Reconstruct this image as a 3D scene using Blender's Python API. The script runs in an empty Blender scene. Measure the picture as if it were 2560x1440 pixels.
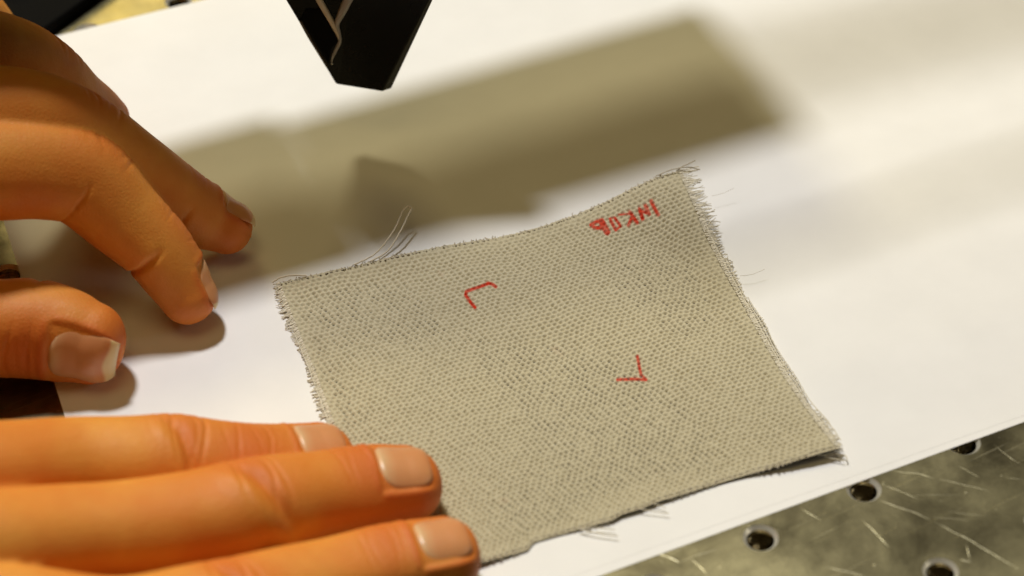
import bpy, bmesh, math, random
import numpy as np
from mathutils import Matrix, Vector, noise as mnoise

random.seed(7); rng = np.random.default_rng(7)
S = 0.001                                   # all modelling numbers are millimetres
scene = bpy.context.scene
col = scene.collection

# ------------------------------------------------------------------ camera
CAM = np.array([-212.866, -242.097, 350.4])
R = np.array([[0.86634, -0.49906, -0.02004], [-0.35267, -0.58283, -0.73207], [0.35367, 0.64129, -0.68093]])
F = 5843.3                                  # focal length in pixels of a 2560 px wide picture
cam_d = bpy.data.cameras.new('camera'); cam = bpy.data.objects.new('camera', cam_d); col.objects.link(cam)
cam_d.sensor_width = 36; cam_d.lens = F / 2560 * 36
cam_d.clip_start = 0.01; cam_d.clip_end = 50
m = Matrix.Identity(4)
for i in range(3):
    m[i][0], m[i][1], m[i][2], m[i][3] = R[0][i], -R[1][i], -R[2][i], CAM[i] * S
cam.matrix_world = m
cam_d.dof.use_dof = True; cam_d.dof.focus_distance = 0.512; cam_d.dof.aperture_fstop = 11
scene.camera = cam

# ------------------------------------------------------------------ light
w = bpy.data.worlds.new('World'); scene.world = w; w.use_nodes = True
w.node_tree.nodes['Background'].inputs[0].default_value = (0.235, 0.150, 0.052, 1)
w.node_tree.nodes['Background'].inputs[1].default_value = 0.09

def lamp(name, pos, target, size, power, color):
    d = bpy.data.lights.new(name, 'AREA'); d.shape = 'DISK'; d.size = size * S; d.energy = power; d.color = color
    o = bpy.data.objects.new(name, d); col.objects.link(o)
    o.location = Vector(pos) * S
    o.rotation_euler = (Vector(target) - Vector(pos)).to_track_quat('-Z', 'Y').to_euler()
    return o
lamp('key_lamp', (12, 826, 1840), (-20, 90, 0), 240, 29.9, (.985, .985, 1.0))
lamp('second_lamp', (135, 1290, 1680), (0, 100, 0), 345, 11.0, (1.0, 0.88, 0.50))
lamp('ceiling_fill', (-250, -100, 1500), (-60, 60, 0), 700, 2.0, (1.0, 0.75, 0.31))  # unseen fill added overhead in place of ceiling bounce
lamp('back_lamp', (487, 2030, 1311), (-40, 150, 0), 820, 7.0, (1.0, 0.78, 0.30))
lamp('side_fill', (900, -560, 640), (0, 40, 0), 380, .75, (1.0, 0.90, 0.70))  # added fill for the bright hole rims, its source unseen
scene.view_settings.view_transform = 'Standard'; scene.view_settings.look = 'None'
scene.view_settings.exposure = 0.0; scene.view_settings.gamma = 1.0

# ------------------------------------------------------------------ helpers
def at(x, y, z=0.0):
    """point at height z (mm) that the photograph shows at pixel (x, y)"""
    d = R.T @ np.array([(x - 1280) / F, (y - 720) / F, 1.0])
    return CAM + d * ((z - CAM[2]) / d[2])
def px(P):
    C = (np.asarray(P, float) - CAM) @ R.T
    return np.stack([1280 + F * C[..., 0] / C[..., 2], 720 + F * C[..., 1] / C[..., 2]], -1)

def link(name, me, mat, parent=None, smooth=True):
    o = bpy.data.objects.new(name, me); col.objects.link(o)
    if mat and not me.materials: me.materials.append(mat)
    if parent: o.parent = parent
    (me.shade_smooth if smooth else me.shade_flat)()
    return o
def mesh_np(name, verts, faces):
    """verts in mm; faces: int array (n,4) or (n,3) or a list of tuples"""
    me = bpy.data.meshes.new(name)
    verts = np.asarray(verts, np.float32) * S
    if isinstance(faces, np.ndarray):
        k = faces.shape[1]; n = len(faces)
        me.vertices.add(len(verts)); me.vertices.foreach_set('co', verts.ravel())
        me.loops.add(n * k); me.loops.foreach_set('vertex_index', faces.ravel().astype(np.int32))
        me.polygons.add(n); me.polygons.foreach_set('loop_start', np.arange(0, n * k, k, dtype=np.int32))
        me.update(calc_edges=True); me.validate()
    else:
        me.from_pydata(verts.tolist(), [], faces); me.update()
    return me
def tag(o, label=None, cat=None, group=None, kind=None):
    if label: o['label'] = label
    if cat: o['category'] = cat
    if group: o['group'] = group
    if kind: o['kind'] = kind
    return o
def empty(name, loc):
    o = bpy.data.objects.new(name, None); col.objects.link(o); o.location = Vector(loc) * S
    o.empty_display_size = 0.01
    return o
def adopt(ch, root):                       # parent without moving the child
    ch.parent = root; ch.matrix_parent_inverse = Matrix.Translation(-root.location)
    return ch
def fnoise(P, scale, seed=0.0):
    return np.array([mnoise.noise(Vector((p[0] * scale + seed, p[1] * scale - seed, p[2] * scale))) for p in P])

def catmull(K, step):
    """dense samples of control rows K (n, m); first three columns are the position"""
    K = np.asarray(K, float); K2 = np.vstack([2 * K[0] - K[1], K, 2 * K[-1] - K[-2]]); out = []; marks = [0]
    for i in range(1, len(K2) - 2):
        p0, p1, p2, p3 = K2[i - 1:i + 3]
        n = max(2, int(np.linalg.norm(p2[:3] - p1[:3]) / step))
        t = np.arange(n)[:, None] / n
        out.append(.5 * ((2 * p1) + (-p0 + p2) * t + (2 * p0 - 5 * p1 + 4 * p2 - p3) * t ** 2 + (-p0 + 3 * p1 - 3 * p2 + p3) * t ** 3))
        marks.append(marks[-1] + n)
    out.append(K[-1:]); return np.vstack(out), marks

def tube(pts, r, seg=6, closed=True):
    """verts, faces of a thin tube through pts; r is a number or an array"""
    pts = np.asarray(pts, float); n = len(pts); r = np.broadcast_to(r, (n,))
    T = np.gradient(pts, axis=0); T /= np.linalg.norm(T, axis=1, keepdims=True) + 1e-12
    U = np.cross(T, [0.13, 0.21, 0.97]); U /= np.linalg.norm(U, axis=1, keepdims=True) + 1e-12
    V = np.cross(T, U); a = np.arange(seg) / seg * 2 * np.pi
    ring = pts[:, None] + r[:, None, None] * (np.cos(a)[None, :, None] * U[:, None] + np.sin(a)[None, :, None] * V[:, None])
    f = []
    for i in range(n - 1):
        for j in range(seg):
            k = (j + 1) % seg; f.append((i * seg + j, i * seg + k, (i + 1) * seg + k, (i + 1) * seg + j))
    v = ring.reshape(-1, 3)
    return v, np.array(f)
class Bag:                                  # several shapes that make up ONE mesh
    def __init__(s): s.v = []; s.f = []; s.n = 0
    def add(s, v, f):
        s.v.append(np.asarray(v, float)); s.f.append(np.asarray(f) + s.n); s.n += len(v)
    def mesh(s, name): return mesh_np(name, np.vstack(s.v), np.vstack(s.f))

# ------------------------------------------------------------------ material helpers
class NT:
    def __init__(s, name):
        s.m = bpy.data.materials.new(name); s.m.use_nodes = True; s.t = s.m.node_tree; s.b = s.t.nodes['Principled BSDF']
    def n(s, kind, **kw):
        nd = s.t.nodes.new(kind)
        for k, v in kw.items():
            if k in nd.inputs and not hasattr(nd, k): nd.inputs[k].default_value = v
            else: setattr(nd, k, v)
        return nd
    def l(s, a, b): s.t.links.new(a, b)
    def put(s, **kw):
        for k, v in kw.items():
            s.b.inputs[k.replace('_', ' ')].default_value = v
    def math(s, op, a, b=None, clamp=False):
        nd = s.t.nodes.new('ShaderNodeMath'); nd.operation = op; nd.use_clamp = clamp
        for i, v in enumerate((a, b)):
            if v is None: continue
            if isinstance(v, (int, float)): nd.inputs[i].default_value = v
            else: s.l(v, nd.inputs[i])
        return nd.outputs[0]
    def noise(s, scale, detail=3, rough=.55, vec=None, dist=0):
        nd = s.n('ShaderNodeTexNoise'); nd.inputs['Scale'].default_value = scale; nd.inputs['Detail'].default_value = detail
        nd.inputs['Roughness'].default_value = rough; nd.inputs['Distortion'].default_value = dist
        s.l(vec if vec is not None else s.obj(), nd.inputs['Vector']); return nd.outputs[0]
    def obj(s):
        if not hasattr(s, '_o'): s._o = s.n('ShaderNodeTexCoord').outputs['Object']
        return s._o
    def mapped(s, scale=(1, 1, 1), rot=(0, 0, 0)):
        nd = s.n('ShaderNodeMapping'); nd.inputs['Scale'].default_value = scale; nd.inputs['Rotation'].default_value = rot
        s.l(s.obj(), nd.inputs[0]); return nd.outputs[0]
    def ramp(s, fac, stops):
        nd = s.n('ShaderNodeValToRGB'); e = nd.color_ramp.elements
        while len(e) < len(stops): e.new(.5)
        for i, (p, c) in enumerate(stops):
            e[i].position = p; e[i].color = (*c, 1) if len(c) == 3 else c
        s.l(fac, nd.inputs[0]); return nd.outputs[0]
    def mix(s, fac, a, b, mode='MIX'):
        nd = s.n('ShaderNodeMix'); nd.data_type = 'RGBA'; nd.blend_type = mode
        for sock, v in ((nd.inputs[0], fac), (nd.inputs[6], a), (nd.inputs[7], b)):
            if isinstance(v, (int, float)): sock.default_value = v
            elif isinstance(v, tuple): sock.default_value = (*v, 1)
            else: s.l(v, sock)
        return nd.outputs[2]
    def bump(s, h, strength, dist):
        nd = s.n('ShaderNodeBump'); nd.inputs['Strength'].default_value = strength; nd.inputs['Distance'].default_value = dist
        s.l(h, nd.inputs['Height']); s.l(nd.outputs[0], s.b.inputs['Normal'])
    def attr(s, name):
        nd = s.n('ShaderNodeAttribute'); nd.attribute_name = name; return nd.outputs['Fac']
    def base(s, c): s.l(c, s.b.inputs['Base Color'])

# paper
M = NT('paper_mat'); M.put(Roughness=.62, Specular_IOR_Level=.3)
M.base(M.ramp(M.noise(60, 4), [(.3, (.83, .815, .785)), (.7, (.87, .855, .825))])); M.bump(M.noise(2600, 3), .05, .0001)
MAT_PAPER = M.m
# fabric: yarn colour, marker ink as print
M = NT('fabric_mat'); M.put(Roughness=.9, Specular_IOR_Level=.15)
yarn = M.ramp(M.noise(900, 3, .7), [(.25, (.50, .44, .29)), (.75, (.60, .54, .375))])
yarn = M.mix(M.math('MULTIPLY', M.noise(70, 3), .22), yarn, (.40, .35, .25))
stain = M.ramp(M.noise(130, 2, .5), [(.70, (0, 0, 0)), (.80, (.35, .35, .35))])
yarn = M.mix(stain, yarn, (.52, .34, .22))
ink = M.math('MULTIPLY', M.attr('ink'), M.math('ADD', M.noise(700, 2), .38), True)
M.base(M.mix(ink, yarn, (.56, .032, .008))); M.bump(M.noise(5200, 3), .35, .0002)
MAT_FABRIC = M.m
M = NT('yarn_mat'); M.put(Roughness=.9, Specular_IOR_Level=.15, Base_Color=(.50, .44, .33, 1)); MAT_YARN = M.m
M = NT('yarn_pale_mat'); M.put(Roughness=.9, Specular_IOR_Level=.15, Base_Color=(.74, .68, .54, 1)); MAT_YARN_PALE = M.m
M = NT('edge_shade_mat'); M.put(Roughness=.8, Base_Color=(.055, .048, .042, 1)); MAT_EDGE_SHADE = M.m  # shade under the cloth edge, as a colour

# scratched metal plate
M = NT('plate_mat'); M.put(Metallic=1.0)
sep = M.n('ShaderNodeSeparateXYZ'); M.l(M.obj(), sep.inputs[0]); SX, SY = sep.outputs[0], sep.outputs[1]
wob = M.math('MULTIPLY', M.math('SUBTRACT', M.noise(60, 2), .5), .0035)
scr = None
SCR = [((2195, 1255), (2330, 1300), .30), ((2330, 1300), (2560, 1422), .30), ((2230, 1172), (2340, 1196), .28), ((2340, 1196), (2480, 1232), .16),
       ((2330, 1292), (2430, 1300), .18), ((2390, 1166), (2450, 1200), .18), ((2515, 1193), (2556, 1198), .22), ((1640, 1380), (1700, 1412), .28),
       ((1700, 1412), (1800, 1370), .22), ((1860, 1310), (1960, 1330), .15), ((2150, 1300), (2230, 1370), .16), ((2060, 1415), (2170, 1440), .2),
       ((2400, 1395), (2432, 1400), .35), ((2415, 1360), (2432, 1398), .3), ((2270, 1240), (2410, 1238), .13), ((2480, 1110), (2558, 1160), .16),
       ((1720, 1400), (1770, 1440), .2), ((2000, 1270), (2060, 1300), .13), ((2360, 1275), (2470, 1290), .14), ((2200, 1210), (2300, 1250), .12)]
for a, b, wd in SCR:
    A, B = at(*a)[:2] * S, at(*b)[:2] * S; d = B - A; L2 = float(d @ d); ln = math.sqrt(L2)
    dx = M.math('SUBTRACT', SX, float(A[0])); dy = M.math('SUBTRACT', SY, float(A[1]))
    t = M.math('DIVIDE', M.math('ADD', M.math('MULTIPLY', dx, float(d[0])), M.math('MULTIPLY', dy, float(d[1]))), L2)
    dist = M.math('ABSOLUTE', M.math('ADD', M.math('DIVIDE', M.math('SUBTRACT', M.math('MULTIPLY', dx, float(d[1])), M.math('MULTIPLY', dy, float(d[0]))), ln), wob))
    inside = M.math('MULTIPLY', M.math('GREATER_THAN', t, 0.0), M.math('LESS_THAN', t, 1.0))
    fade = M.math('MULTIPLY', M.math('MULTIPLY', t, M.math('SUBTRACT', 1.0, t)), 5.0, True)
    v = M.math('MULTIPLY', M.math('MULTIPLY', M.math('SUBTRACT', 1.0, M.math('DIVIDE', dist, wd * .75 * S), True), inside), M.math('MULTIPLY', fade, min(1.0, .35 + 1.6 * wd)))
    scr = v if scr is None else M.math('MAXIMUM', scr, v)
scr = M.math('MULTIPLY', scr, M.math('ADD', M.math('MULTIPLY', M.noise(500, 2), 1.1), .1), True)
for ang, sc in ((.35, 260), (-.75, 330), (1.9, 300)):
    h = M.ramp(M.noise(1, 2, .5, M.mapped((sc * .06, sc * 9, 1), (0, 0, ang))), [(.665, (0, 0, 0)), (.72, (.55, .55, .55))])
    gate = M.ramp(M.noise(55, 2, .5, M.mapped((1, 1, 1), (0, 0, ang))), [(.48, (0, 0, 0)), (.64, (1, 1, 1))])
    scr = M.math('MAXIMUM', scr, M.math('MULTIPLY', h, gate))
speck = M.ramp(M.noise(330, 3, .6), [(.70, (0, 0, 0)), (.77, (.8, .8, .8))])
scr = M.math('MAXIMUM', scr, speck)
dirt = M.ramp(M.noise(48, 5, .65, None, .6), [(.36, (0, 0, 0)), (.66, (1, 1, 1))])
fine = M.noise(1400, 3, .6)
basec = M.mix(dirt, (.33, .295, .165), (.115, .098, .052))
basec = M.mix(M.math('MULTIPLY', fine, .35), basec, (.20, .185, .13))
M.base(M.mix(M.math('MULTIPLY', scr, .75), basec, (.62, .58, .42)))
M.l(M.math('ADD', M.math('MULTIPLY', M.noise(80, 4), .26), M.math('ADD', .20, M.math('MULTIPLY', scr, .18))), M.b.inputs['Roughness'])
M.bump(M.math('ADD', M.math('MULTIPLY', fine, .3), scr), .25, .0002)
MAT_PLATE = M.m
M = NT('bore_mat'); M.put(Metallic=1.0, Roughness=.22, Base_Color=(.30, .26, .17, 1)); MAT_BORE = M.m
M = NT('chamfer_mat'); M.put(Metallic=.70, Roughness=.34, Base_Color=(.95, .92, .80, 1)); MAT_CHAMFER = M.m

# black plastics
def plain(name, c, rough, **kw):
    M = NT(name); M.put(Roughness=rough, Base_Color=(*c, 1), **kw); return M.m
M = NT('black_gloss_mat'); M.put(Base_Color=(.003, .003, .003, 1), Specular_IOR_Level=.12)
M.l(M.math('ADD', M.math('MULTIPLY', M.noise(160, 3), .12), .22), M.b.inputs['Roughness']); MAT_BLACK = M.m
MAT_MATT = plain('black_matt_mat', (.003, .0028, .0026), .7, Specular_IOR_Level=.04)
MAT_GLINT = plain('grey_glint_mat', (.34, .32, .29), .32)  # grey and tan of the nozzle's reflections, as strip colours
MAT_GLINT2 = plain('tan_glint_mat', (.60, .50, .36), .4)
MAT_BEAD = plain('steel_mat', (.8, .8, .76), .15, Metallic=1.0)

# skin and nails
M = NT('skin_mat'); M.put(Roughness=.46, Specular_IOR_Level=.5, Subsurface_Weight=.14, Subsurface_Scale=.0022, Subsurface_Radius=(1.0, .30, .12))
mott = M.noise(120, 4, .6)
c = M.ramp(mott, [(.3, (.70, .280, .034)), (.7, (.80, .355, .052))])
c = M.mix(M.math('MULTIPLY', M.noise(330, 3, .6), .30), c, (.60, .175, .012))
blot = M.ramp(M.noise(38, 3, .55), [(.38, (0, 0, 0)), (.62, (1, 1, 1))])
c = M.mix(M.math('MULTIPLY', blot, .85), c, (.66, .195, .016))
c = M.mix(M.math('MULTIPLY', M.attr('red'), .75, True), c, (.60, .115, .010))
c = M.mix(M.math('MULTIPLY', M.attr('pale'), .6, True), c, (.74, .33, .03))
M.base(c)
vor = M.n('ShaderNodeTexVoronoi'); vor.feature = 'DISTANCE_TO_EDGE'; vor.inputs['Scale'].default_value = 1100; M.l(M.mapped((1, 1, 1)), vor.inputs['Vector'])
hh = M.math('ADD', M.math('MULTIPLY', M.math('MINIMUM', vor.outputs[0], .25), 1.6), M.math('ADD', M.noise(420, 4, .6), M.math('MULTIPLY', M.noise(1800, 2), .4)))
M.bump(hh, .24, .00035)
M.l(M.math('ADD', M.math('MULTIPLY', M.noise(500, 3), .28), .48), M.b.inputs['Roughness'])
MAT_SKIN = M.m
M = NT('nail_mat'); M.put(Specular_IOR_Level=.5, Subsurface_Weight=.15, Subsurface_Scale=.0015, Subsurface_Radius=(1, .4, .2))
along = M.attr('along')
nb = M.ramp(along, [(0, (.66, .33, .13)), (.08, (.74, .48, .25)), (.18, (.70, .37, .17)), (.30, (.66, .29, .115)), (.72, (.68, .29, .11)), (.82, (.64, .24, .08)), (.865, (.78, .58, .28)), (1, (.80, .62, .32))])
nb = M.mix(M.math('MULTIPLY', M.noise(300, 3), .25), nb, (.56, .24, .12))
M.base(nb)
rid = M.noise(1, 2, .5, M.mapped((900, 900, 900)))
M.l(M.math('ADD', M.math('MULTIPLY', M.noise(260, 3), .2), .24), M.b.inputs['Roughness']); M.bump(rid, .10, .0002)
MAT_NAIL = M.m

# ------------------------------------------------------------------ breadboard
board = tag(empty('optical_breadboard', (0, 100, -12.7)), 'scratched grey metal breadboard with rows of threaded holes lying under the paper', 'breadboard')
NX = range(-8, 7); NY = range(-4, 12); PITCH = 25.0; RH = 3.55; SEG = 24
vs, fs = [], []
ang = np.arange(SEG) / SEG * 2 * np.pi
sq = np.stack([np.cos(ang), np.sin(ang)], 1); sq = sq / np.abs(sq).max(1, keepdims=True) * PITCH / 2
ci = np.stack([np.cos(ang), np.sin(ang)], 1) * RH
for i in NX:
    for j in NY:
        b0 = len(vs)
        for k in range(SEG): vs.append((25 * i + ci[k, 0], 25 * j + ci[k, 1], 0))
        for k in range(SEG): vs.append((25 * i + sq[k, 0], 25 * j + sq[k, 1], 0))
        for k in range(SEG):
            k2 = (k + 1) % SEG; fs.append((b0 + k, b0 + SEG + k, b0 + SEG + k2, b0 + k2))
x0, x1, y0, y1 = 25 * NX[0] - 12.5, 25 * NX[-1] + 12.5, 25 * NY[0] - 12.5, 25 * NY[-1] + 12.5
b0 = len(vs)
for z in (0, -12.7):
    vs += [(x0, y0, z), (x1, y0, z), (x1, y1, z), (x0, y1, z)]
for k in range(4):
    k2 = (k + 1) % 4; fs.append((b0 + k, b0 + 4 + k, b0 + 4 + k2, b0 + k2))
fs.append((b0 + 7, b0 + 6, b0 + 5, b0 + 4))
adopt(link('plate', mesh_np('plate', vs, fs), MAT_PLATE, smooth=False), board)

# A4 paper: edges as measured on the board plane
PA = np.array([-136.0, 16.2]); PD = np.array([math.cos(math.radians(-6.6)), math.sin(math.radians(-6.6))])
pf0, pf1 = at(1500, 1440)[:2], at(2560, 1055)[:2]; pb0, pb1 = at(115, 97)[:2], at(510, 0)[:2]; pl0, pl1 = at(5, 540)[:2], at(165, 1050)[:2]
def isect(a, b, c, d):
    A = np.array([b - a, -(d - c)]).T; t = np.linalg.solve(A, c - a); return a + t[0] * (b - a)
c00 = isect(pf0, pf1, pl0, pl1); c01 = isect(pb0, pb1, pl0, pl1)
c10 = c00 + (pf1 - pf0) / np.linalg.norm(pf1 - pf0) * 297; c11 = c01 + (pb1 - pb0) / np.linalg.norm(pb1 - pb0) * 297
def on_paper(x, y, grow=0.0):
    P = np.array([x, y]); q = [c00, c10, c11, c01]
    return all(np.cross(np.r_[q[(k + 1) % 4] - q[k], 0], np.r_[P - q[k], 0])[2] > -grow * 297 for k in range(4))

# one threaded hole: chamfer, thread ridges, dark bottom; shared by all the holes the paper leaves open
prof = [(RH + .02, 0.003), (RH - .05, -.12), (2.75, -.80)]
z = -.80
for k in range(9):
    prof += [(2.45, z - .45), (2.95, z - .9)]; z -= .9
prof += [(2.4, -10.5), (.02, -11.2)]
hv, hf = [], []; HS = 32
for r, z in prof:
    for k in range(HS):
        a = k / HS * 2 * math.pi; hv.append((r * math.cos(a), r * math.sin(a), z - (.9 * k / HS if r < 3.0 and -9 < z < -.8 else 0)))
for i in range(len(prof) - 1):
    for k in range(HS):
        k2 = (k + 1) % HS; hf.append((i * HS + k, i * HS + k2, (i + 1) * HS + k2, (i + 1) * HS + k))
hole_me = mesh_np('threaded_hole', hv, hf); hole_me.materials.append(MAT_BORE); hole_me.materials.append(MAT_CHAMFER)
for p_ in hole_me.polygons[:2 * HS]: p_.material_index = 1
for i in NX:
    for j in NY:
        if on_paper(25 * i, 25 * j, -.0) and all(on_paper(25 * i + a, 25 * j + b) for a in (-4, 4) for b in (-4, 4)): continue
        if not (-6 <= i <= 5 and -2 <= j <= 10): continue
        o = link('threaded_hole', hole_me, MAT_BORE, smooth=False); o.location = (25 * i * S, 25 * j * S, 0); adopt(o, board)

# paper sheets
def sheet(name, q, z, seed, lift):
    n = 160; u = np.linspace(0, 1, n); U, V = np.meshgrid(u, u, indexing='ij')
    q = [np.asarray(p) for p in q]
    P = ((1 - U) * (1 - V))[..., None] * q[0] + (U * (1 - V))[..., None] * q[1] + (U * V)[..., None] * q[2] + ((1 - U) * V)[..., None] * q[3]
    Z = z + lift * (np.sin(U * 9 + seed) * .5 + .5) * (1 - V) ** 6 + .05 * (np.sin(V * 6 + U * 5) + 1) * V
    top = np.concatenate([P, Z[..., None]], -1).reshape(-1, 3)
    bot = top.copy(); bot[:, 2] -= .025
    idx = np.arange(n * n).reshape(n, n)
    f = np.stack([idx[:-1, :-1], idx[1:, :-1], idx[1:, 1:], idx[:-1, 1:]], -1).reshape(-1, 4)
    rim = np.r_[idx[:, 0], idx[-1, 1:], idx[-2::-1, -1], idx[0, -2:0:-1]]; r2 = np.roll(rim, -1); N = n * n
    f = np.vstack([f, f[:, ::-1] + N, np.stack([rim, rim + N, r2 + N, r2], -1)])
    return link(name, mesh_np(name, np.vstack([top, bot]), f), MAT_PAPER, smooth=False)
tag(sheet('paper_sheet', (c00, c10, c11, c01), .05, 1.0, 0), 'white sheet of paper lying on the metal board, under the other sheet', 'paper')
nrm = np.array([-PD[1], PD[0]])
i00 = c00 + nrm * 2.6 + PD * 1.6; i10 = c10 + nrm * 1.0 + PD * 1.5
tag(sheet('paper_sheet', (i00, i10, c11 - nrm * .5 + PD, c01 - nrm * .9 + PD * 1.8), .085, 2.2, 0), 'top sheet of white paper under the fabric swatch', 'paper')
ZP = .22                                    # height of the paper's surface

# ------------------------------------------------------------------ fabric swatch
TOP = [(690, 706), (760, 690), (840, 671), (900, 658), (1000, 634), (1100, 613), (1160, 604), (1250, 589), (1340, 568), (1440, 533), (1520, 499), (1580, 467), (1640, 440), (1704, 423)]
RIGHT = [(1704, 423), (1738, 500), (1772, 585), (1815, 670), (1858, 745), (1905, 830), (1960, 925), (2010, 1000), (2060, 1066), (2100, 1117)]
blp = px(np.array([-93.0, 24.8, 1.0]))
BOT = [tuple(blp), (1000, 1466), (1100, 1437), (1190, 1408), (1240, 1394), (1318, 1373), (1335, 1353), (1440, 1323), (1530, 1298), (1556, 1283), (1600, 1270), (1650, 1250), (1760, 1217), (1860, 1187), (1960, 1158), (2040, 1134), (2100, 1117)]
LEFT = [(690, 706), (712, 765), (745, 848), (775, 920), (805, 1000), (830, 1070), (862, 1155), (900, 1262), tuple(blp)]
def sm(a, b, x): t = np.clip((x - a) / (b - a), 0, 1); return t * t * (3 - 2 * t)
def cloth_z(u, v):
    """height of the cloth; u 0..1 left to right, v 0..1 front to back"""
    z = ZP + .75 + .35 * np.sin(u * 7 + 1) * np.sin(v * 5 + .6) + .2 * np.sin(u * 13 + v * 9)
    z = z + 4.6 * sm(.66, 1, u) * sm(.70, 1, v) + .9 * sm(.80, .97, u) * sm(.25, .8, v) - 1.3 * np.exp(-((u - .86) / .07) ** 2) * sm(.35, .75, v) * (1 - sm(.8, 1, v))
    z = z + 1.2 * sm(.72, 1, u) * (1 - sm(0, .3, v)) + .5 * (1 - sm(0, .10, v)) * (.6 + .6 * np.sin(u * 15))
    z = z + .8 * sm(.45, .3, u) * sm(.90, 1, v) - .35 * np.exp(-((u - .55) / .16) ** 2 - ((v - .45) / .3) ** 2)
    return np.maximum(z, ZP + .55)
def edge(pts, n, zf):
    pts = np.array(pts, float); d = np.r_[0, np.cumsum(np.linalg.norm(np.diff(pts, axis=0), axis=1))]; d /= d[-1]
    t = np.linspace(0, 1, n); q = np.stack([np.interp(t, d, pts[:, 0]), np.interp(t, d, pts[:, 1])], 1)
    return np.array([at(a, b, zf(s)) for (a, b), s in zip(q, t)])
NU, NV = 520, 470
eT = edge(TOP, NU, lambda s: cloth_z(s, 1.0)); eB = edge(BOT, NU, lambda s: cloth_z(s, 0.0))
eR = edge(RIGHT[::-1], NV, lambda s: cloth_z(1.0, s)); eL = edge(LEFT[::-1], NV, lambda s: cloth_z(0.0, s))
u = np.linspace(0, 1, NU); v = np.linspace(0, 1, NV); U, V = np.meshgrid(u, v, indexing='ij')
def lerp3(A, B, t): return A * (1 - t) + B * t
C = lerp3(eB[:, None], eT[:, None], V[..., None]) + lerp3(eL[None], eR[None], U[..., None]) \
    - (((1 - U) * (1 - V))[..., None] * eB[0] + (U * (1 - V))[..., None] * eB[-1] + ((1 - U) * V)[..., None] * eT[0] + (U * V)[..., None] * eT[-1])
C[..., 2] = cloth_z(U, V)
# weave: dimples between the yarn floats on a staggered lattice, yarn ridges between them
mmU, mmV = U * 100 + .25 * np.sin(V * 31) + .2 * np.sin(V * 83 + U * 11), V * 93 + .2 * np.sin(U * 37) + .15 * np.sin(U * 91 + V * 17)
WP, RP = 1.40, 1.13
row = np.floor(mmV / RP); best = np.zeros_like(mmU)
jit = rng.random((200, 200))
for dr in (-1, 0, 1):
    rr = row + dr
    cu = mmU - rr * .60 * WP; k = np.round(cu / WP)
    J = jit[(rr.astype(int) % 200), (k.astype(int) % 200)]
    du = (cu - k * WP) + (J - .5) * .16; dv = mmV - (rr + .5) * RP + ((J * 7.3) % 1 - .5) * .14
    best = np.maximum(best, (0.78 + .36 * ((J * 3.7) % 1)) * np.exp(-(du / .41) ** 2 - ((dv + du * .10) / .29) ** 2))
ridge = .5 + .5 * np.cos(2 * np.pi * (mmV / RP))
edgefade = np.minimum(np.minimum(U, 1 - U) * 100, np.minimum(V, 1 - V) * 93)
weave = -.80 * best - .05 * ridge + .10 * np.cos(2 * np.pi * (mmU / .70))* .3
weave *= .35 + .65 * sm(0, 6, edgefade + 1.5)
Ctop = C.copy(); Ctop[..., 2] += weave
Ctop[..., 2] -= .25 * (1 - sm(0, 1.2, edgefade))
V1 = Ctop.reshape(-1, 3); idx = np.arange(NU * NV).reshape(NU, NV)
f1 = np.stack([idx[:-1, :-1], idx[1:, :-1], idx[1:, 1:], idx[:-1, 1:]], -1).reshape(-1, 4)
# ink marks: distance (on the cloth, in photo pixels) to the pen strokes
def zx(ox, oy, k, pts): return [(ox + a / k, oy + b / k) for a, b in pts]
ST = []
def wr(pts, wd): ST.append((zx(1440, 460, 9, pts), wd))
wr([(1690, 380), (1740, 500), (1850, 690)], 5.5)
wr([(1430, 570), (1500, 790)], 5.5); wr([(1430, 580), (1640, 670)], 5); wr([(1565, 490), (1645, 680)], 5.5)
wr([(1215, 640), (1375, 870)], 5.5); wr([(1220, 670), (960, 690)], 3.6); wr([(1270, 730), (1180, 930)], 5)
wr([(780, 820), (880, 1000), (900, 1030)], 5); wr([(880, 770), (1000, 950)], 4.6); wr([(870, 745), (740, 780)], 3); wr([(1000, 950), (900, 1030)], 4)
wr([(570, 840), (700, 1080)], 8.5); wr([(570, 820), (450, 855), (340, 920), (420, 985), (560, 990)], 5.5)
ST.append((zx(1100, 660, 4.235, [(590, 240), (550, 212), (515, 205), (420, 240), (280, 290), (272, 330), (320, 400), (370, 462)]), 5))
ST.append((zx(1100, 660, 4.235, [(2090, 975), (2108, 1080), (2128, 1175), (2182, 1225), (2050, 1218), (1880, 1225)]), 4.6))
pp = px(V1); ink = np.zeros(len(V1))
for pts, wd in ST:
    q = np.array(pts); lo, hi = q.min(0) - 14, q.max(0) + 14
    sel = np.where(((pp > lo) & (pp < hi)).all(1))[0]
    for a, b in zip(q[:-1], q[1:]):
        d = b - a; t = np.clip(((pp[sel] - a) @ d) / (d @ d), 0, 1)
        dd = np.linalg.norm(pp[sel] - a - t[:, None] * d, axis=1)
        ink[sel] = np.maximum(ink[sel], np.clip((wd * 1.12 - dd) / 2.6, 0, 1))
swatch = tag(empty('fabric_swatch', at(1400, 850, ZP)), 'grey beige woven fabric swatch with red pen marks and frayed edges on the paper', 'fabric')
me = mesh_np('cloth', V1, f1); a = me.attributes.new('ink', 'FLOAT', 'POINT'); a.data.foreach_set('value', ink.astype(np.float32))
adopt(link('cloth', me, MAT_FABRIC), swatch)
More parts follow.
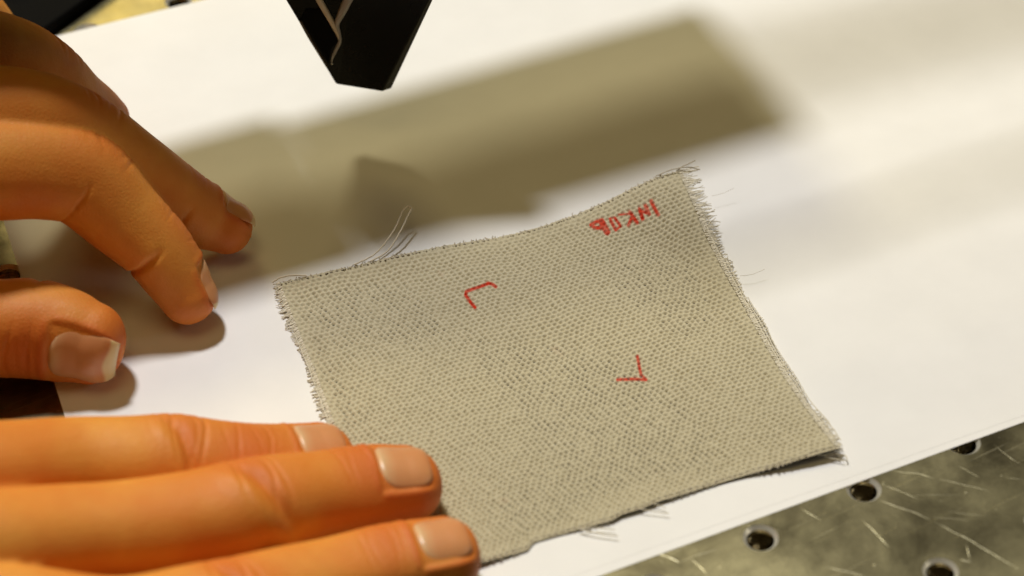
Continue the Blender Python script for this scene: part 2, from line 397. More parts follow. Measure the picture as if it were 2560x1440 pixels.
# cut edge and underside; the shade below is put in as dark colour
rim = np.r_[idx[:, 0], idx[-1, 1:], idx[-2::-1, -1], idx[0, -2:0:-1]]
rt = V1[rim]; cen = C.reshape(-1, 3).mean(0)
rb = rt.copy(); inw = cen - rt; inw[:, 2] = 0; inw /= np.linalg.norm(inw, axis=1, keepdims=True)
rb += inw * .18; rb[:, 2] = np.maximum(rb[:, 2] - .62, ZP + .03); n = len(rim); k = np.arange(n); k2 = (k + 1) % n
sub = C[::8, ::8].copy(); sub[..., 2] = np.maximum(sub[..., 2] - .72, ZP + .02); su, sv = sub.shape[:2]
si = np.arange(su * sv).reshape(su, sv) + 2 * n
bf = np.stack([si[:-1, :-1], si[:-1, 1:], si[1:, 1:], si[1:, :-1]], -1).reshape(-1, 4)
me = mesh_np('shaded_underside', np.vstack([rt, rb, sub.reshape(-1, 3)]), np.vstack([np.stack([k, k + n, k2 + n, k2], -1), bf]))
me.materials.append(MAT_EDGE_SHADE); me.materials.append(MAT_YARN_PALE)
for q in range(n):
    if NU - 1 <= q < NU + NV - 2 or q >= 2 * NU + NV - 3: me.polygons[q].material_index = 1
adopt(tag(link('shaded_underside', me, None), 'underside and cut edge of the fabric, coloured dark for the shade beneath'), swatch)

def fringe(name, E, outdir, n, l0, l1, lift, wfun, mat, seed, rows=3):
    """frayed yarn ends along the edge E, one mesh"""
    rg = np.random.default_rng(seed); B = Bag()
    for q in range(n):
        t = (q + rg.random() * .8) / n; i = min(int(t * (len(E) - 1)), len(E) - 2)
        p = E[i] + (E[i + 1] - E[i]) * (t * (len(E) - 1) - i)
        tan = E[i + 1] - E[i]; tan /= np.linalg.norm(tan)
        L = wfun(t) * (l0 + (l1 - l0) * rg.random()); d = outdir + tan * rg.normal(0, .22); d /= np.linalg.norm(d)
        k = np.linspace(0, 1, 7)[:, None]
        pts = p - d * .9 + d * (L + .9) * k + tan * (rg.normal(0, .35) * k ** 2 + .12 * np.sin(k * rg.uniform(4, 14)))
        pts[:, 2] += (lift * rg.uniform(-.2, 1) * k[:, 0] ** 1.5) - .45 * k[:, 0] - .12
        pts[:, 2] = np.maximum(pts[:, 2], ZP + .08)
        B.add(*tube(pts, rg.uniform(.13, .22) * np.linspace(1, .6, 7), 4))
    for row_ in range(rows):                   # the last warp yarns still hanging in the fringe
        off = (row_ + .35) * .85
        ii = np.linspace(0, len(E) - 1, 240).astype(int)
        wob = np.array([wfun(x) for x in np.linspace(0, 1, 240)])[:, None]
        pts = E[ii] + outdir * np.minimum(off * (.35 + .65 * wob), off) + rg.normal(0, .035, (240, 3)); pts[:, 2] = np.maximum(pts[:, 2] - .25, ZP + .1)
        a_, b_ = sorted(rg.integers(0, 240, 2)); 
        if b_ - a_ < 60: a_, b_ = 10, 200
        B.add(*tube(pts[a_:b_], .13, 4))
    o = link(name, B.mesh(name), mat); adopt(o, swatch); o['kind'] = 'stuff'; return o
rd = (at(2000, 800) - at(1900, 828)); rd /= np.linalg.norm(rd)
fringe('frayed_edge', eR, rd, 330, 1.4, 3.2, .25, lambda t: .35 + .75 * sm(.55, .95, t) + .3 * math.sin(t * 17) ** 2, MAT_YARN_PALE, 3)
fringe('frayed_edge', eL, -rd, 330, .6, 2.1, .1, lambda t: .7 + .3 * math.sin(t * 23), MAT_YARN_PALE, 4, 1)
fr = np.array([nn for nn in (at(1500, 1000) - at(1480, 940))]); fr /= np.linalg.norm(fr)
fringe('frayed_edge', eB, fr, 150, .05, .55, .2, lambda t: .6 + .5 * math.sin(t * 31), MAT_YARN, 5, 0)
fringe('frayed_edge', eT, -fr, 150, .05, .6, .5, lambda t: .6 + .5 * math.sin(t * 27 + 1), MAT_YARN, 6, 0)
def thread(pts, r, mat=MAT_YARN):
    K = np.array([at(a, b, c) for a, b, c in pts]); q, _ = catmull(K, .5)
    q = q + np.stack([.04 * np.sin(np.arange(len(q)) * 1.7), .04 * np.cos(np.arange(len(q)) * 1.7), 0 * q[:, 0]], 1)
    me_v, me_f = tube(q, r, 6); adopt(link('loose_thread', mesh_np('loose_thread', me_v, me_f), mat), swatch)
thread([(885, 662, 1.6), (940, 632, 2), (985, 575, 4), (1008, 525, 6), (1022, 513, 6.5)], .19, MAT_YARN_PALE)
thread([(925, 654, 1.6), (968, 628, 2), (1000, 580, 4), (1022, 535, 5.5), (1030, 522, 5.8)], .21, MAT_YARN_PALE)
thread([(1020, 514, 6.6), (1027, 518, 6.2), (1031, 523, 5.8)], .17, MAT_YARN_PALE)
thread([(680, 706, 1.6), (700, 694, 2.0), (730, 688, 2.0), (765, 689, 1.7)], .2, MAT_YARN_PALE)
thread([(1690, 428, 6), (1705, 417, 7), (1725, 408, 8), (1738, 401, 8.5)], .13)
thread([(1640, 440, 6), (1680, 424, 7), (1720, 418, 7), (1750, 424, 6.5)], .12)
thread([(1850, 690, 2), (1880, 686, 2.2), (1912, 673, 2.5)], .04)
thread([(1780, 490, 3), (1810, 482, 3), (1835, 470, 3.5)], .03)
thread([(2040, 1138, 1.6), (2080, 1136, 1.2), (2112, 1138, 1.1), (2118, 1152, 1.0)], .13, MAT_YARN_PALE)
thread([(2060, 1140, 1.4), (2090, 1148, 1.0), (2112, 1152, 1.0)], .10, MAT_YARN_PALE)
thread([(1445, 1322, 1.3), (1490, 1320, 1.0), (1538, 1324, 1.0)], .10, MAT_YARN_PALE)
thread([(1450, 1323, 1.2), (1500, 1335, 1.0), (1545, 1341, 1.0)], .12, MAT_YARN_PALE)
thread([(1600, 1272, 1.3), (1640, 1280, 1.0), (1672, 1284, 1.0)], .10, MAT_YARN_PALE)
thread([(1628, 1258, 1.3), (1650, 1264, 1.0), (1664, 1270, 1.0)], .09, MAT_YARN_PALE)

# ------------------------------------------------------------------ hands
def up(v): return np.array(v, float)
UP = up((0, 0, 1)); SIDE = up((.62, .42, .62)); SIDE2 = up((.5, .5, .75))
class Finger:
    """ctrl rows: (px, py, z, half width, half thickness); dorsal: direction of the nail side"""
    def __init__(s, ctrl, dorsal=UP, tipk=1.0):
        K = []
        for r in ctrl:
            P = at(r[0], r[1], r[2]); dd = r[5] if len(r) > 5 else dorsal
            K.append([*P, r[3], r[4], *dd])
        q, s.marks = catmull(K, .8)
        # rounded tip: continue straight on with a shrinking section
        T = q[-1, :3] - q[-3, :3]; T /= np.linalg.norm(T)
        L = tipk * (q[-1, 3] + q[-1, 4]) * .5; ext = []
        for a_ in np.linspace(0.12, 1.0, 12):
            sc = math.sqrt(max(1 - a_ ** 2.3, 0.0004)); e = q[-1].copy(); e[:3] += T * L * a_ - np.array([0, 0, 0]) ; e[3] *= sc; e[4] *= sc; ext.append(e)
        s.ntip = len(q); q = np.vstack([q, ext])
        s.P = q[:, :3]; s.w = q[:, 3]; s.t = q[:, 4]
        T = np.gradient(s.P, axis=0); s.T = T / np.linalg.norm(T, axis=1, keepdims=True)
        D = q[:, 5:8]; D = D - (D * s.T).sum(1, keepdims=True) * s.T; s.D = D / np.linalg.norm(D, axis=1, keepdims=True)
        s.L = np.cross(s.T, s.D); s.s = np.r_[0, np.cumsum(np.linalg.norm(np.diff(s.P, axis=0), axis=1))]
    def mesh(s, bag, seg=36):
        a_ = np.arange(seg) / seg * 2 * np.pi; p = 2 / 2.25
        cx = np.sign(np.cos(a_)) * np.abs(np.cos(a_)) ** p; cy = np.sign(np.sin(a_)) * np.abs(np.sin(a_)) ** p
        ring = s.P[:, None] + (s.w[:, None] * cx)[..., None] * s.L[:, None] + (s.t[:, None] * cy)[..., None] * s.D[:, None]
        n = len(s.P); v = ring.reshape(-1, 3); f = []
        for i in range(n - 1):
            for j in range(seg):
                k = (j + 1) % seg; f.append((i * seg + j, i * seg + k, (i + 1) * seg + k, (i + 1) * seg + j))
        v = np.vstack([v, s.P[0], s.P[-1]])
        for j in range(seg):
            k = (j + 1) % seg; f.append((n * seg, k, j, j)); f.append((n * seg + 1, (n - 1) * seg + j, (n - 1) * seg + k, (n - 1) * seg + k))
        bag.append((v, f))
    def local(s, V):
        """nearest spine sample: index, lateral, dorsal coordinates, normalised radius"""
        out_i = np.zeros(len(V), int); 
        for c0 in range(0, len(V), 40000):
            d2 = ((V[c0:c0 + 40000, None] - s.P[None]) ** 2).sum(-1); out_i[c0:c0 + 40000] = d2.argmin(1)
        d = V - s.P[out_i]; x = (d * s.L[out_i]).sum(1); y = (d * s.D[out_i]).sum(1); al = (d * s.T[out_i]).sum(1)
        rad = np.sqrt((x / s.w[out_i]) ** 2 + (y / s.t[out_i]) ** 2)
        return out_i, x, y, rad, s.s[out_i] + al
def nail_spec(f, s_end, length, width, roll=0.0):
    """nail plate: free edge at arc length s_end, root length mm behind it"""
    return dict(f=f, s1=s_end, s0=s_end - length, w=width, roll=roll)
def nail_surface(n, a_, b_, off):
    """a_ 0..1 root to free edge, b_ -1..1 across; point on the nail"""
    f = n['f']; ss = n['s0'] + (n['s1'] - n['s0']) * a_
    P = np.stack([np.interp(ss, f.s, f.P[:, k]) for k in range(3)], -1)
    sref = np.minimum(ss, f.s[f.ntip - 1] + .0)
    D = np.stack([np.interp(sref, f.s, f.D[:, k]) for k in range(3)], -1); L = np.stack([np.interp(sref, f.s, f.L[:, k]) for k in range(3)], -1)
    w_ = np.interp(sref, f.s, f.w); t_ = np.interp(sref, f.s, f.t)
    over = np.maximum(ss - f.s[f.ntip - 1], 0)
    phi = b_ * n['w'] + n['roll']
    rootr = np.where(a_ < .42, np.sqrt(np.clip(1 - ((.42 - a_) / .42) ** 2 * .80, 0, 1)), 1); endr = np.where(a_ > .66, np.sqrt(np.clip(1 - ((a_ - .66) / .34) ** 2 * .62, 0, 1)), 1)
    phi = b_ * n['w'] * rootr * endr + n['roll']
    return P + (np.sin(phi) * w_)[..., None] * L + (np.cos(phi) * t_ * (1 - .80 * (1 - np.sqrt(np.clip(1 - (over / (f.s[-1] - f.s[f.ntip - 1])) ** 2.3, 0, 1)))) + off)[..., None] * D
def make_nail(n):
    A, B_ = np.meshgrid(np.linspace(0, 1, 26), np.linspace(-1, 1, 17), indexing='ij')
    sink = np.where(A < .08, (.08 - A) / .08, 0) * .40 + np.abs(B_) ** 4 * .42
    top = nail_surface(n, A, B_, .06 - sink).reshape(-1, 3); bot = nail_surface(n, A * .99, B_, -.40 - sink * .5).reshape(-1, 3)
    nu, nv = A.shape; ix = np.arange(nu * nv).reshape(nu, nv); N = nu * nv
    f = np.stack([ix[:-1, :-1], ix[:-1, 1:], ix[1:, 1:], ix[1:, :-1]], -1).reshape(-1, 4)
    rim = np.r_[ix[:, 0], ix[-1, 1:], ix[-2::-1, -1], ix[0, -2:0:-1]]; r2 = np.roll(rim, -1)
    f = np.vstack([f[:, ::-1], f + N, np.stack([rim, rim + N, r2 + N, r2], -1)])
    me = mesh_np('fingernail', np.vstack([top, bot]), f)
    at_ = me.attributes.new('along', 'FLOAT', 'POINT'); al = A.ravel() + .05 * np.sin(B_.ravel() * 2.2) ** 2 * np.where(A.ravel() > .6, -1, 1); al = al * n.get('edge', 1.0)
    at_.data.foreach_set('value', np.r_[al, al].astype(np.float32))
    return me
def build_hand(name, label, fingers, solids, nails, creases, floor, voxel, base, extra=None, smooth_it=7):
    V, Fc, off = [], [], 0; parts = []
    for f in fingers + solids: f.mesh(parts)
    for v, f in parts:
        V.append(v); Fc += [tuple(dict.fromkeys(i + off for i in q)) for q in f]; off += len(v)
    me0 = mesh_np('hand_raw', np.vstack(V), Fc)
    tmp = bpy.data.objects.new('hand_raw', me0); col.objects.link(tmp)
    r = tmp.modifiers.new('r', 'REMESH'); r.mode = 'VOXEL'; r.voxel_size = voxel * S; r.adaptivity = 0
    sm_ = tmp.modifiers.new('s', 'SMOOTH'); sm_.factor = .5; sm_.iterations = smooth_it
    dg = bpy.context.evaluated_depsgraph_get(); ev = tmp.evaluated_get(dg)
    me = bpy.data.meshes.new_from_object(ev); bpy.data.objects.remove(tmp)
    nv = len(me.vertices); co = np.zeros(nv * 3, np.float32); me.vertices.foreach_get('co', co); Vx = co.reshape(-1, 3).astype(float) / S
    no = np.zeros(nv * 3, np.float32); me.vertices.foreach_get('normal', no); No = no.reshape(-1, 3).astype(float)
    red = np.zeros(nv); pale = np.zeros(nv); disp = np.zeros(nv); bestr = np.full(nv, 9.0); owner = np.full(nv, -1); loc = []
    for k, f in enumerate(fingers):
        L_ = f.local(Vx); loc.append(L_); m_ = L_[3] < bestr; bestr[m_] = L_[3][m_]; owner[m_] = k
    for (k, j, kind, depth, width) in creases:
        f = fingers[k]; i_, x, y, rad, ss = loc[k]; m_ = (owner == k) & (rad < 1.45)
        s0 = f.s[min(f.marks[j], len(f.s) - 1)] if isinstance(j, int) else f.s[min(int(f.marks[int(j)] + (f.marks[int(j) + 1] - f.marks[int(j)]) * (j % 1)), len(f.s) - 1)]
        phi = np.arctan2(x / f.w[i_], y / f.t[i_])
        if kind == 'd':                     # dorsal knuckle skin: bowed lines
            win = np.exp(-(phi / .85) ** 4)
            for q, o_ in enumerate((-4.2, -2.4, -.8, .9, 2.6, 4.4)):
                bow = o_ * (1 + .25 * np.cos(phi * 2)) + .5 * np.sin(phi * 3 + q * 2 + k)
                disp -= m_ * depth * (.55 + .45 * math.sin(q * 2.1 + k + j)) * win * np.exp(-((ss - s0 - bow) / width) ** 2)
            red += m_ * .8 * np.exp(-((ss - s0) / 6.5) ** 2) * np.exp(-(phi / 1.1) ** 4)
        elif kind == 'p':                   # flexion crease on the palm side, wrapping on to the sides
            win = sm(1.45, 2.2, np.abs(phi))
            disp -= m_ * depth * win * np.exp(-((ss - s0 + .8 * np.cos(phi)) / width) ** 2)
        elif kind == 'fold':                # one deep oblique fold
            win = np.exp(-((phi - .55) / .75) ** 4)
            disp -= m_ * depth * win * np.exp(-((ss - s0 - 3.2 * phi) / width) ** 2)
            disp += m_ * depth * .7 * win * np.exp(-((ss - s0 - 3.2 * phi + 2.6 * width) / (1.6 * width)) ** 2)
            pale += m_ * .5 * win * np.exp(-((ss - s0 - 3.2 * phi + 2.6 * width) / (2.2 * width)) ** 2)
        elif kind == 'tip':
            red += m_ * .8 * np.exp(-((ss - f.s[-1]) / 9) ** 2)
    for n in nails:
        k = fingers.index(n['f']); i_, x, y, rad, ss = loc[k]; f = n['f']; m_ = owner == k
        a_ = (ss - n['s0']) / (n['s1'] - n['s0']); sref = np.minimum(ss, f.s[f.ntip - 1]); w_ = np.interp(sref, f.s, f.w); t_ = np.interp(sref, f.s, f.t)
        phi = np.arctan2(x / w_, y / t_) - n['roll']; b_ = np.abs(phi) / n['w']
        ins = sm(1.16, .98, b_) * sm(-.07, .02, a_) * sm(1.12, .9, a_) * m_
        disp -= .45 * ins
        lat = np.exp(-((b_ - 1.2) / .13) ** 2) * sm(-.1, .1, a_) * sm(1.05, .75, a_); root = np.exp(-((a_ + .12) / .07) ** 2) * sm(1.25, .95, b_)
        disp += m_ * (.20 * np.maximum(lat, root)); red += m_ * .5 * np.maximum(lat, root)
    lf = np.array([math.sin(p[0] * .31 + p[1] * .17) + math.sin(p[1] * .41 - p[2] * .3 + 1) for p in Vx[::1]]) * .10
    disp = np.clip(disp, -1.6, 1.0) + lf
    Vx = Vx + No * disp[:, None]
    if extra: Vx = extra(Vx, No)
    fl = floor(Vx); low = Vx[:, 2] < fl; Vx[low, 2] = fl[low]
    me.vertices.foreach_set('co', (Vx * S).astype(np.float32).ravel()); me.update()
    for nm, arr in (('red', red), ('pale', pale)):
        at_ = me.attributes.new(nm, 'FLOAT', 'POINT'); at_.data.foreach_set('value', np.clip(arr, 0, 1).astype(np.float32))
    me.materials.clear(); me.name = name
    root = tag(empty(name, base), label, 'hand')
    adopt(link('skin', me, MAT_SKIN), root)
    for n in nails:
        nm = 'thumbnail' if n.get('thumb') else 'fingernail'
        adopt(link(nm, make_nail(n), MAT_NAIL), root)
    return root

# hand that presses the near corner of the fabric: index, middle, ring, little finger, tucked thumb
H1 = dict(
    index=Finger([(-330, 1225, 32, 11, 11), (-60, 1190, 27, 10.2, 10), (180, 1164, 20, 9.4, 9), (330, 1158, 17.5, 9.3, 9), (430, 1156, 15.5, 9.6, 9.1), (530, 1160, 13.4, 8.9, 8.2), (610, 1162, 11.6, 8.7, 7.8), (725, 1156, 8.8, 8.3, 7.0), (800, 1144, 7.6, 7.6, 6.1)]),
    middle=Finger([(-330, 1395, 35, 11.5, 11.5), (-60, 1372, 31, 10.6, 10.4), (200, 1345, 24, 9.8, 9.6), (450, 1318, 18.5, 9.8, 9.8), (620, 1284, 15.5, 10.3, 10.2), (790, 1244, 11.5, 9.3, 8.6), (900, 1222, 9.6, 9.0, 7.8), (1010, 1210, 8.2, 8.2, 6.6)]),
    ring=Finger([(-300, 1580, 32, 11, 11), (0, 1560, 29, 10.2, 10.2), (300, 1572, 22, 9.2, 9.2), (560, 1528, 16.5, 9.4, 9.2), (780, 1470, 12.0, 8.7, 8.0), (960, 1420, 9.4, 8.5, 7.3), (1110, 1388, 8.0, 7.9, 6.3)]),
    little=Finger([(-260, 1740, 26, 10, 10), (0, 1735, 23, 9, 9), (300, 1705, 17, 8.2, 8), (560, 1670, 12, 7.8, 7.4), (760, 1640, 8.5, 7.2, 6.4), (900, 1625, 7.4, 6.6, 5.6)]),
    thumb=Finger([(-760, 1300, 22, 13, 12), (-520, 1230, 16, 11.5, 10.5), (-330, 1205, 12, 10, 9), (-180, 1200, 10, 9.8, 8.4), (-60, 1195, 9, 9, 7)], dorsal=up((.3, .9, .3))))
P1 = [Finger([(150, 1262, 16.5, 6, 5), (80, 1264, 20.5, 7, 6.5), (0, 1268, 23.5, 9, 8), (-160, 1290, 27, 10, 10)], tipk=.3),
      Finger([(-40, 1415, 22, 24, 3), (-100, 1428, 25.0, 31, 7), (-170, 1440, 27.5, 37, 10.5), (-260, 1470, 29, 41, 11.5), (-480, 1480, 31, 42, 14), (-760, 1480, 32, 38, 16), (-1000, 1470, 33, 30, 17), (-1250, 1470, 36, 28, 19), (-1900, 1480, 48, 33, 27), (-2600, 1500, 62, 38, 34)], tipk=.4)]
fl1 = lambda V: np.where((px(V)[:, 0] > 830) , ZP + 1.05, ZP + .06)
cr = []
for k in range(4):
    J = {0: (4, 6), 1: (4, 6), 2: (3, 5), 3: (3, 4)}[k]
    cr += [(k, J[0], 'd', .42, .42), (k, J[1], 'd', .22, .32), (k, J[0], 'p', .7, .8), (k, J[1], 'p', .5, .6), (k, 0, 'tip', 0, 1)]
cr += [(1, 4, 'fold', 1.2, 1.5), (0, 4, 'fold', .9, 1.3), (2, 3, 'fold', .8, 1.3)]
n1 = [nail_spec(H1['index'], H1['index'].s[-1] - 2.6, 9.8, .80, -.05), nail_spec(H1['middle'], H1['middle'].s[-1] - 2.8, 10.6, .80, -.05),
      nail_spec(H1['ring'], H1['ring'].s[-1] - 2.8, 10.2, .80, -.05), nail_spec(H1['little'], H1['little'].s[-1] - 1.2, 9.0, .95), nail_spec(H1['thumb'], H1['thumb'].s[-1] - 1.2, 12, .95)]
n1[-1]['thumb'] = True
for q in n1: q['edge'] = .83
fing1 = [H1[k] for k in ('index', 'middle', 'ring', 'little', 'thumb')]
build_hand('hand', 'hand with outstretched fingers pressing the near corner of the fabric flat', fing1, P1, n1, cr, fl1, .52, at(300, 1350, ZP))

# hand that holds the paper: index and thumb in the light, the other fingers behind them
H2 = dict(
    index=Finger([(-420, 430, 48, 12, 12), (-200, 422, 44, 11.5, 11.5), (0, 420, 40, 10.5, 10.8), (110, 425, 37, 10, 10.4), (205, 448, 33, 9.7, 10.2), (300, 535, 25, 8.9, 8.9), (388, 617, 18, 8.0, 7.8), (440, 690, 11.5, 7.4, 7.0), (468, 735, 7.9, 6.7, 6.2)], dorsal=SIDE),
    middle=Finger([(-420, 250, 53, 12, 12), (-150, 285, 48, 11, 11), (60, 292, 44, 10, 10.2), (185, 336, 37, 9.8, 10), (325, 422, 26.5, 8.7, 8.7), (440, 500, 16.5, 8.2, 7.9), (520, 545, 10.0, 7.6, 7.0), (562, 564, 7.9, 6.8, 6.1)], dorsal=SIDE2),
    ring=Finger([(-420, 90, 50, 11, 11), (-180, 120, 46, 10.5, 10.5), (0, 145, 42, 9.8, 9.8), (95, 192, 35, 9.4, 9.5), (178, 262, 24, 8.4, 8.4), (240, 310, 14, 7.8, 7.5), (262, 350, 8.0, 6.8, 6.2)], dorsal=SIDE2),
    little=Finger([(-420, -40, 44, 10, 10), (-230, -20, 40, 9.2, 9.2), (-90, 30, 33, 8.4, 8.4), (-20, 110, 22, 7.6, 7.5), (10, 190, 11, 7, 6.6), (20, 225, 7.5, 6.2, 5.6)]),
    thumb=Finger([(-560, 640, 34, 14, 14), (-330, 740, 24, 12.5, 12.5), (-150, 800, 16, 11, 10.5), (-20, 818, 12.8, 10.2, 9.6), (80, 822, 11.4, 10.6, 9.4), (165, 838, 10.4, 10.2, 8.6), (222, 856, 9.4, 9.2, 7.2)], dorsal=up((-.25, -.95, .06)), tipk=.95))
P2 = [Finger([(-90, 270, 41, 22, 3), (-150, 262, 43.5, 29, 6.5), (-230, 255, 44.5, 36, 9.5), (-330, 250, 45, 40, 12), (-560, 290, 46, 42, 15), (-860, 350, 48, 38, 17), (-1130, 380, 50, 30, 17), (-1400, 400, 53, 28, 19), (-2000, 430, 62, 33, 27), (-2600, 450, 74, 38, 34)], tipk=.4)]
fl2 = lambda V: np.full(len(V), ZP + .06)
cr = [(0, 4, 'd', .30, .4), (0, 6, 'd', .22, .32), (0, 4, 'p', .6, .9), (0, 6, 'p', 1.0, .7), (1, 3, 'd', .4, .4), (1, 5, 'd', .25, .35), (1, 3, 'p', .6, .9), (1, 5, 'p', .7, .7),
      (2, 3, 'd', .4, .4), (2, 5, 'd', .25, .35), (4, 4, 'd', .28, .4), (4, 4, 'p', .6, .9)] + [(k, 0, 'tip', 0, 1) for k in range(5)]
n2 = [nail_spec(H2['index'], H2['index'].s[-1] - 1.0, 10.5, 1.0), nail_spec(H2['middle'], H2['middle'].s[-1] - .6, 11, 1.0), nail_spec(H2['ring'], H2['ring'].s[-1] - 1.0, 10.5, 1.0),
      nail_spec(H2['little'], H2['little'].s[-1] - 1.0, 8.5, .95), nail_spec(H2['thumb'], H2['thumb'].s[-1] - .3, 13.6, .76, 0.0)]
n2[-1]['thumb'] = True
fing2 = [H2[k] for k in ('index', 'middle', 'ring', 'little', 'thumb')]
build_hand('hand', 'hand with bent fingers and thumb holding the paper down beside the fabric', fing2, P2, n2, cr, fl2, .52, at(200, 700, ZP))

# ------------------------------------------------------------------ tool head above the paper
def beveled(name, v, f, mat, parent, off):
    me = mesh_np(name, v, f); bm = bmesh.new(); bm.from_mesh(me)
    bmesh.ops.recalc_face_normals(bm, faces=bm.faces)
    bmesh.ops.bevel(bm, geom=list(bm.edges), offset=off * S, segments=3, affect='EDGES', profile=.6)
    bm.to_mesh(me); bm.free(); o = link(name, me, mat); me.shade_smooth()
    mod = o.modifiers.new('wn', 'WEIGHTED_NORMAL'); mod.keep_sharp = True
    adopt(o, parent); return o
ZT, PXM = 15.0, 7.85
def noz(x, y): return at(x, y, ZT + (218 - y) / PXM)
head = tag(empty('print_head', at(908, 218, ZT)), 'black tapered nozzle of the tool head hanging above the paper', 'print head')
bot = [at(838, 208, ZT), at(843, 212, ZT), at(955, 230, ZT), at(979, 222, ZT), at(868, 200, ZT)]
def top_at(p_lo, p_hi, y_hi):               # carry the silhouette line on up
    return p_lo + (p_hi - p_lo) * 2.03
tp = [top_at(bot[0], noz(715, 0), 0), top_at(bot[1], noz(872, 0), 0), top_at(bot[2], noz(1072, 2), 0), top_at(bot[3], noz(1084, 0), 0), top_at(bot[4], noz(845, -30), 0)]
backv = np.array([.10, 1.0, 0]) * 13
bot[4] = bot[0] + (bot[3] - bot[2]) * 1.0 + backv * .02
tp[3] = tp[2] + (bot[3] - bot[2]) * 1.0 + backv * .25 + (tp[3] - tp[2]) * .2; tp[4] = tp[0] + backv
zt = np.mean([p[2] for p in tp])
for p in tp: p[2] = zt
n = 5
beveled('nozzle_body', np.array(bot + tp), [tuple(range(n))[::-1], tuple(range(n, 2 * n))] + [(k, (k + 1) % n, (k + 1) % n + n, k + n) for k in range(n)], MAT_BLACK, head, .5)
# side face plane, for the recessed panel and the reflection strips
fa, fb, fc = bot[0], tp[0], tp[1]; fn = np.cross(fb - fa, fc - fa); fn /= np.linalg.norm(fn)
if fn @ (CAM - fa) < 0: fn = -fn
def on_face(x, y, h=0.0):
    d = at(x, y, 0) - CAM; k = ((fa - CAM) @ fn) / (d @ fn); return CAM + d * k + fn * h
def slab(name, poly, h0, h1, mat):
    v = [on_face(x, y, h0) for x, y in poly] + [on_face(x, y, h1) for x, y in poly]; k = len(poly)
    return beveled(name, np.array(v), [tuple(range(k))[::-1], tuple(range(k, 2 * k))] + [(i, (i + 1) % k, (i + 1) % k + k, i + k) for i in range(k)], mat, head, .12)
slab('side_panel', [(752, 42), (765, 20), (800, 20), (845, 100), (829, 118), (822, 158)], -.2, .45, MAT_MATT)
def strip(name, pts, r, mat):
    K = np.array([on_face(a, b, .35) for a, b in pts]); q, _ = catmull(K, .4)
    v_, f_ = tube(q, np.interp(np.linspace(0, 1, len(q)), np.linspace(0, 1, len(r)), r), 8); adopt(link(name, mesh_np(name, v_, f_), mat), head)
strip('glint_strip', [(786, -30), (800, 0), (826, 46), (842, 76), (849, 97)], [.75, .75, .7, .6, .25], MAT_GLINT2)  # Y-shaped reflection on the bevels, built as coloured strips
strip('glint_strip', [(880, -28), (868, 0), (854, 30), (843, 56), (848, 80), (850, 100), (840, 122), (831, 142), (829, 154)], [1.1, 1.1, 1.0, .8, .5, .35, .45, .35, .12], MAT_GLINT)
strip('glint_strip', [(750, 48), (772, 88), (796, 128), (817, 163)], [.30, .34, .30, .26], plain('brown_glint_mat', (.07, .045, .025), .4))  # brown reflection along the left bevel, put in as a coloured strip
bmb = bmesh.new(); bmesh.ops.create_icosphere(bmb, subdivisions=2, radius=.28 * S); mb = bpy.data.meshes.new('glint_bead'); bmb.to_mesh(mb); bmb.free()
o = link('glint_bead', mb, MAT_BEAD); o.location = Vector(on_face(830, 156, .35)) * S; adopt(o, head)  # small sphere put in for the bright glint
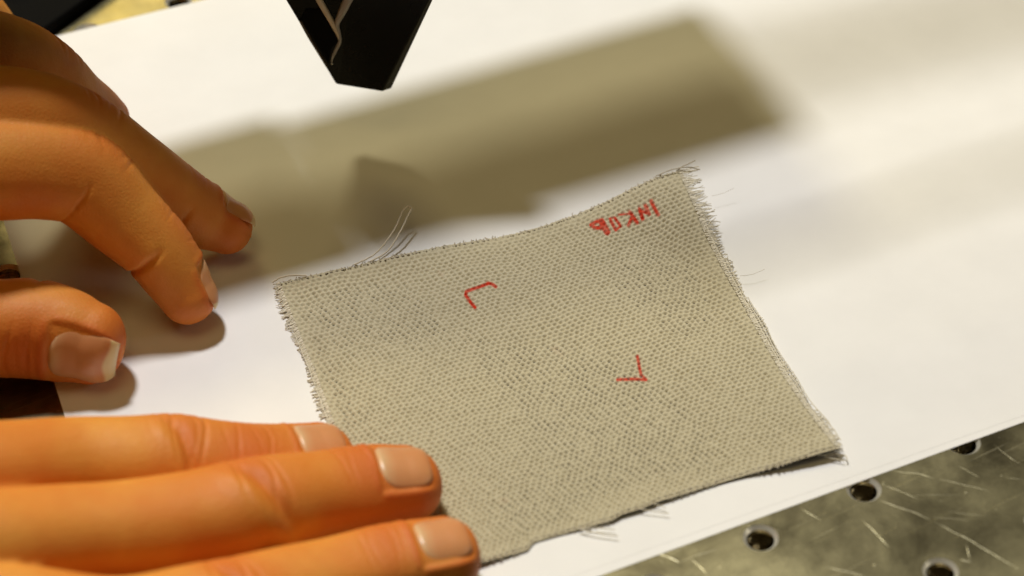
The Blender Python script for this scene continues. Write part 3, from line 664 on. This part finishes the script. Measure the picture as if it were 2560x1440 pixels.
# carriage above the nozzle (out of the picture; its shadow lies on the paper)
def box(name, c0, c1, mat, parent, off=1.2, yaw=-6.5, piv=(0, 150)):
    cs, sn = math.cos(math.radians(yaw)), math.sin(math.radians(yaw)); v = []
    for z in (c0[2], c1[2]):
        for x, y in ((c0[0], c0[1]), (c1[0], c0[1]), (c1[0], c1[1]), (c0[0], c1[1])):
            dx, dy = x - piv[0], y - piv[1]; v.append((piv[0] + dx * cs - dy * sn, piv[1] + dx * sn + dy * cs, z))
    return beveled(name, np.array(v), [(3, 2, 1, 0), (4, 5, 6, 7), (0, 1, 5, 4), (1, 2, 6, 5), (2, 3, 7, 6), (3, 0, 4, 7)], mat, parent, off)
box('carriage', (-52, 145, zt - 2), (55, 174, zt + 30), MAT_MATT, head)
box('mounting_plate', (-52, 177, zt + 8), (55, 189, zt + 26), MAT_MATT, head, .8)
box('side_bracket', (-230, 138, zt + 6), (-52.3, 192, zt + 10), MAT_MATT, head, .5)

# black block standing on the far corner of the paper
blk = tag(empty('clamp_block', (-88, 250, ZP)), 'black metal block standing on the far edge of the paper behind the bent fingers', 'block')
e0, e1 = at(115, 97, ZP + .1), at(250, 0, ZP + .1); d = (e1 - e0)[:2]; d /= np.linalg.norm(d); nn = np.array([-d[1], d[0]])
a0 = e0[:2] - d * 24; v = []
for z in (ZP + .05, 3.6):
    for q in (a0, a0 + d * 70, a0 + d * 70 + nn * 38, a0 + nn * 38): v.append((*q, z))
beveled('body', np.array(v), [(3, 2, 1, 0), (4, 5, 6, 7), (0, 1, 5, 4), (1, 2, 6, 5), (2, 3, 7, 6), (3, 0, 4, 7)], MAT_MATT, blk, .9)
ctr = a0 + d * 35 + nn * 19
sv, sf = tube(np.array([(*ctr, 3.5), (*ctr, 5.5), (*ctr, 6.5), (*ctr, 6.6)]), np.array([5, 5, 4.6, .01]), 24); adopt(link('screw', mesh_np('screw', sv, sf), MAT_BEAD), blk)

# support arm and cable of the tool head, running out to the right above the paper
KEY = np.array([12., 826., 1840.])
def above(x, y, z):
    """point at height z on the line from the key lamp to the spot of paper at pixel (x, y)"""
    g = at(x, y, ZP); return g + (KEY - g) * ((z - ZP) / (KEY[2] - ZP))
def bar(name, a_, b_, z, wd, h):
    A, B = above(*a_, z), above(*b_, z); A[2] = B[2] = z; d = B - A; d /= np.linalg.norm(d); n_ = np.array([-d[1], d[0], 0]) * wd / 2; v = []
    for zz in (0, h):
        for q in (A - n_, B - n_, B + n_, A + n_): v.append(q + np.array([0, 0, zz]))
    beveled(name, np.array(v), [(3, 2, 1, 0), (4, 5, 6, 7), (0, 1, 5, 4), (1, 2, 6, 5), (2, 3, 7, 6), (3, 0, 4, 7)], MAT_MATT, head, .5)
bar('support_arm', (1700, 200), (3300, -190), 260, 9, 14)
bar('support_arm', (1690, 690), (3300, 150), 170, 2.6, 5)
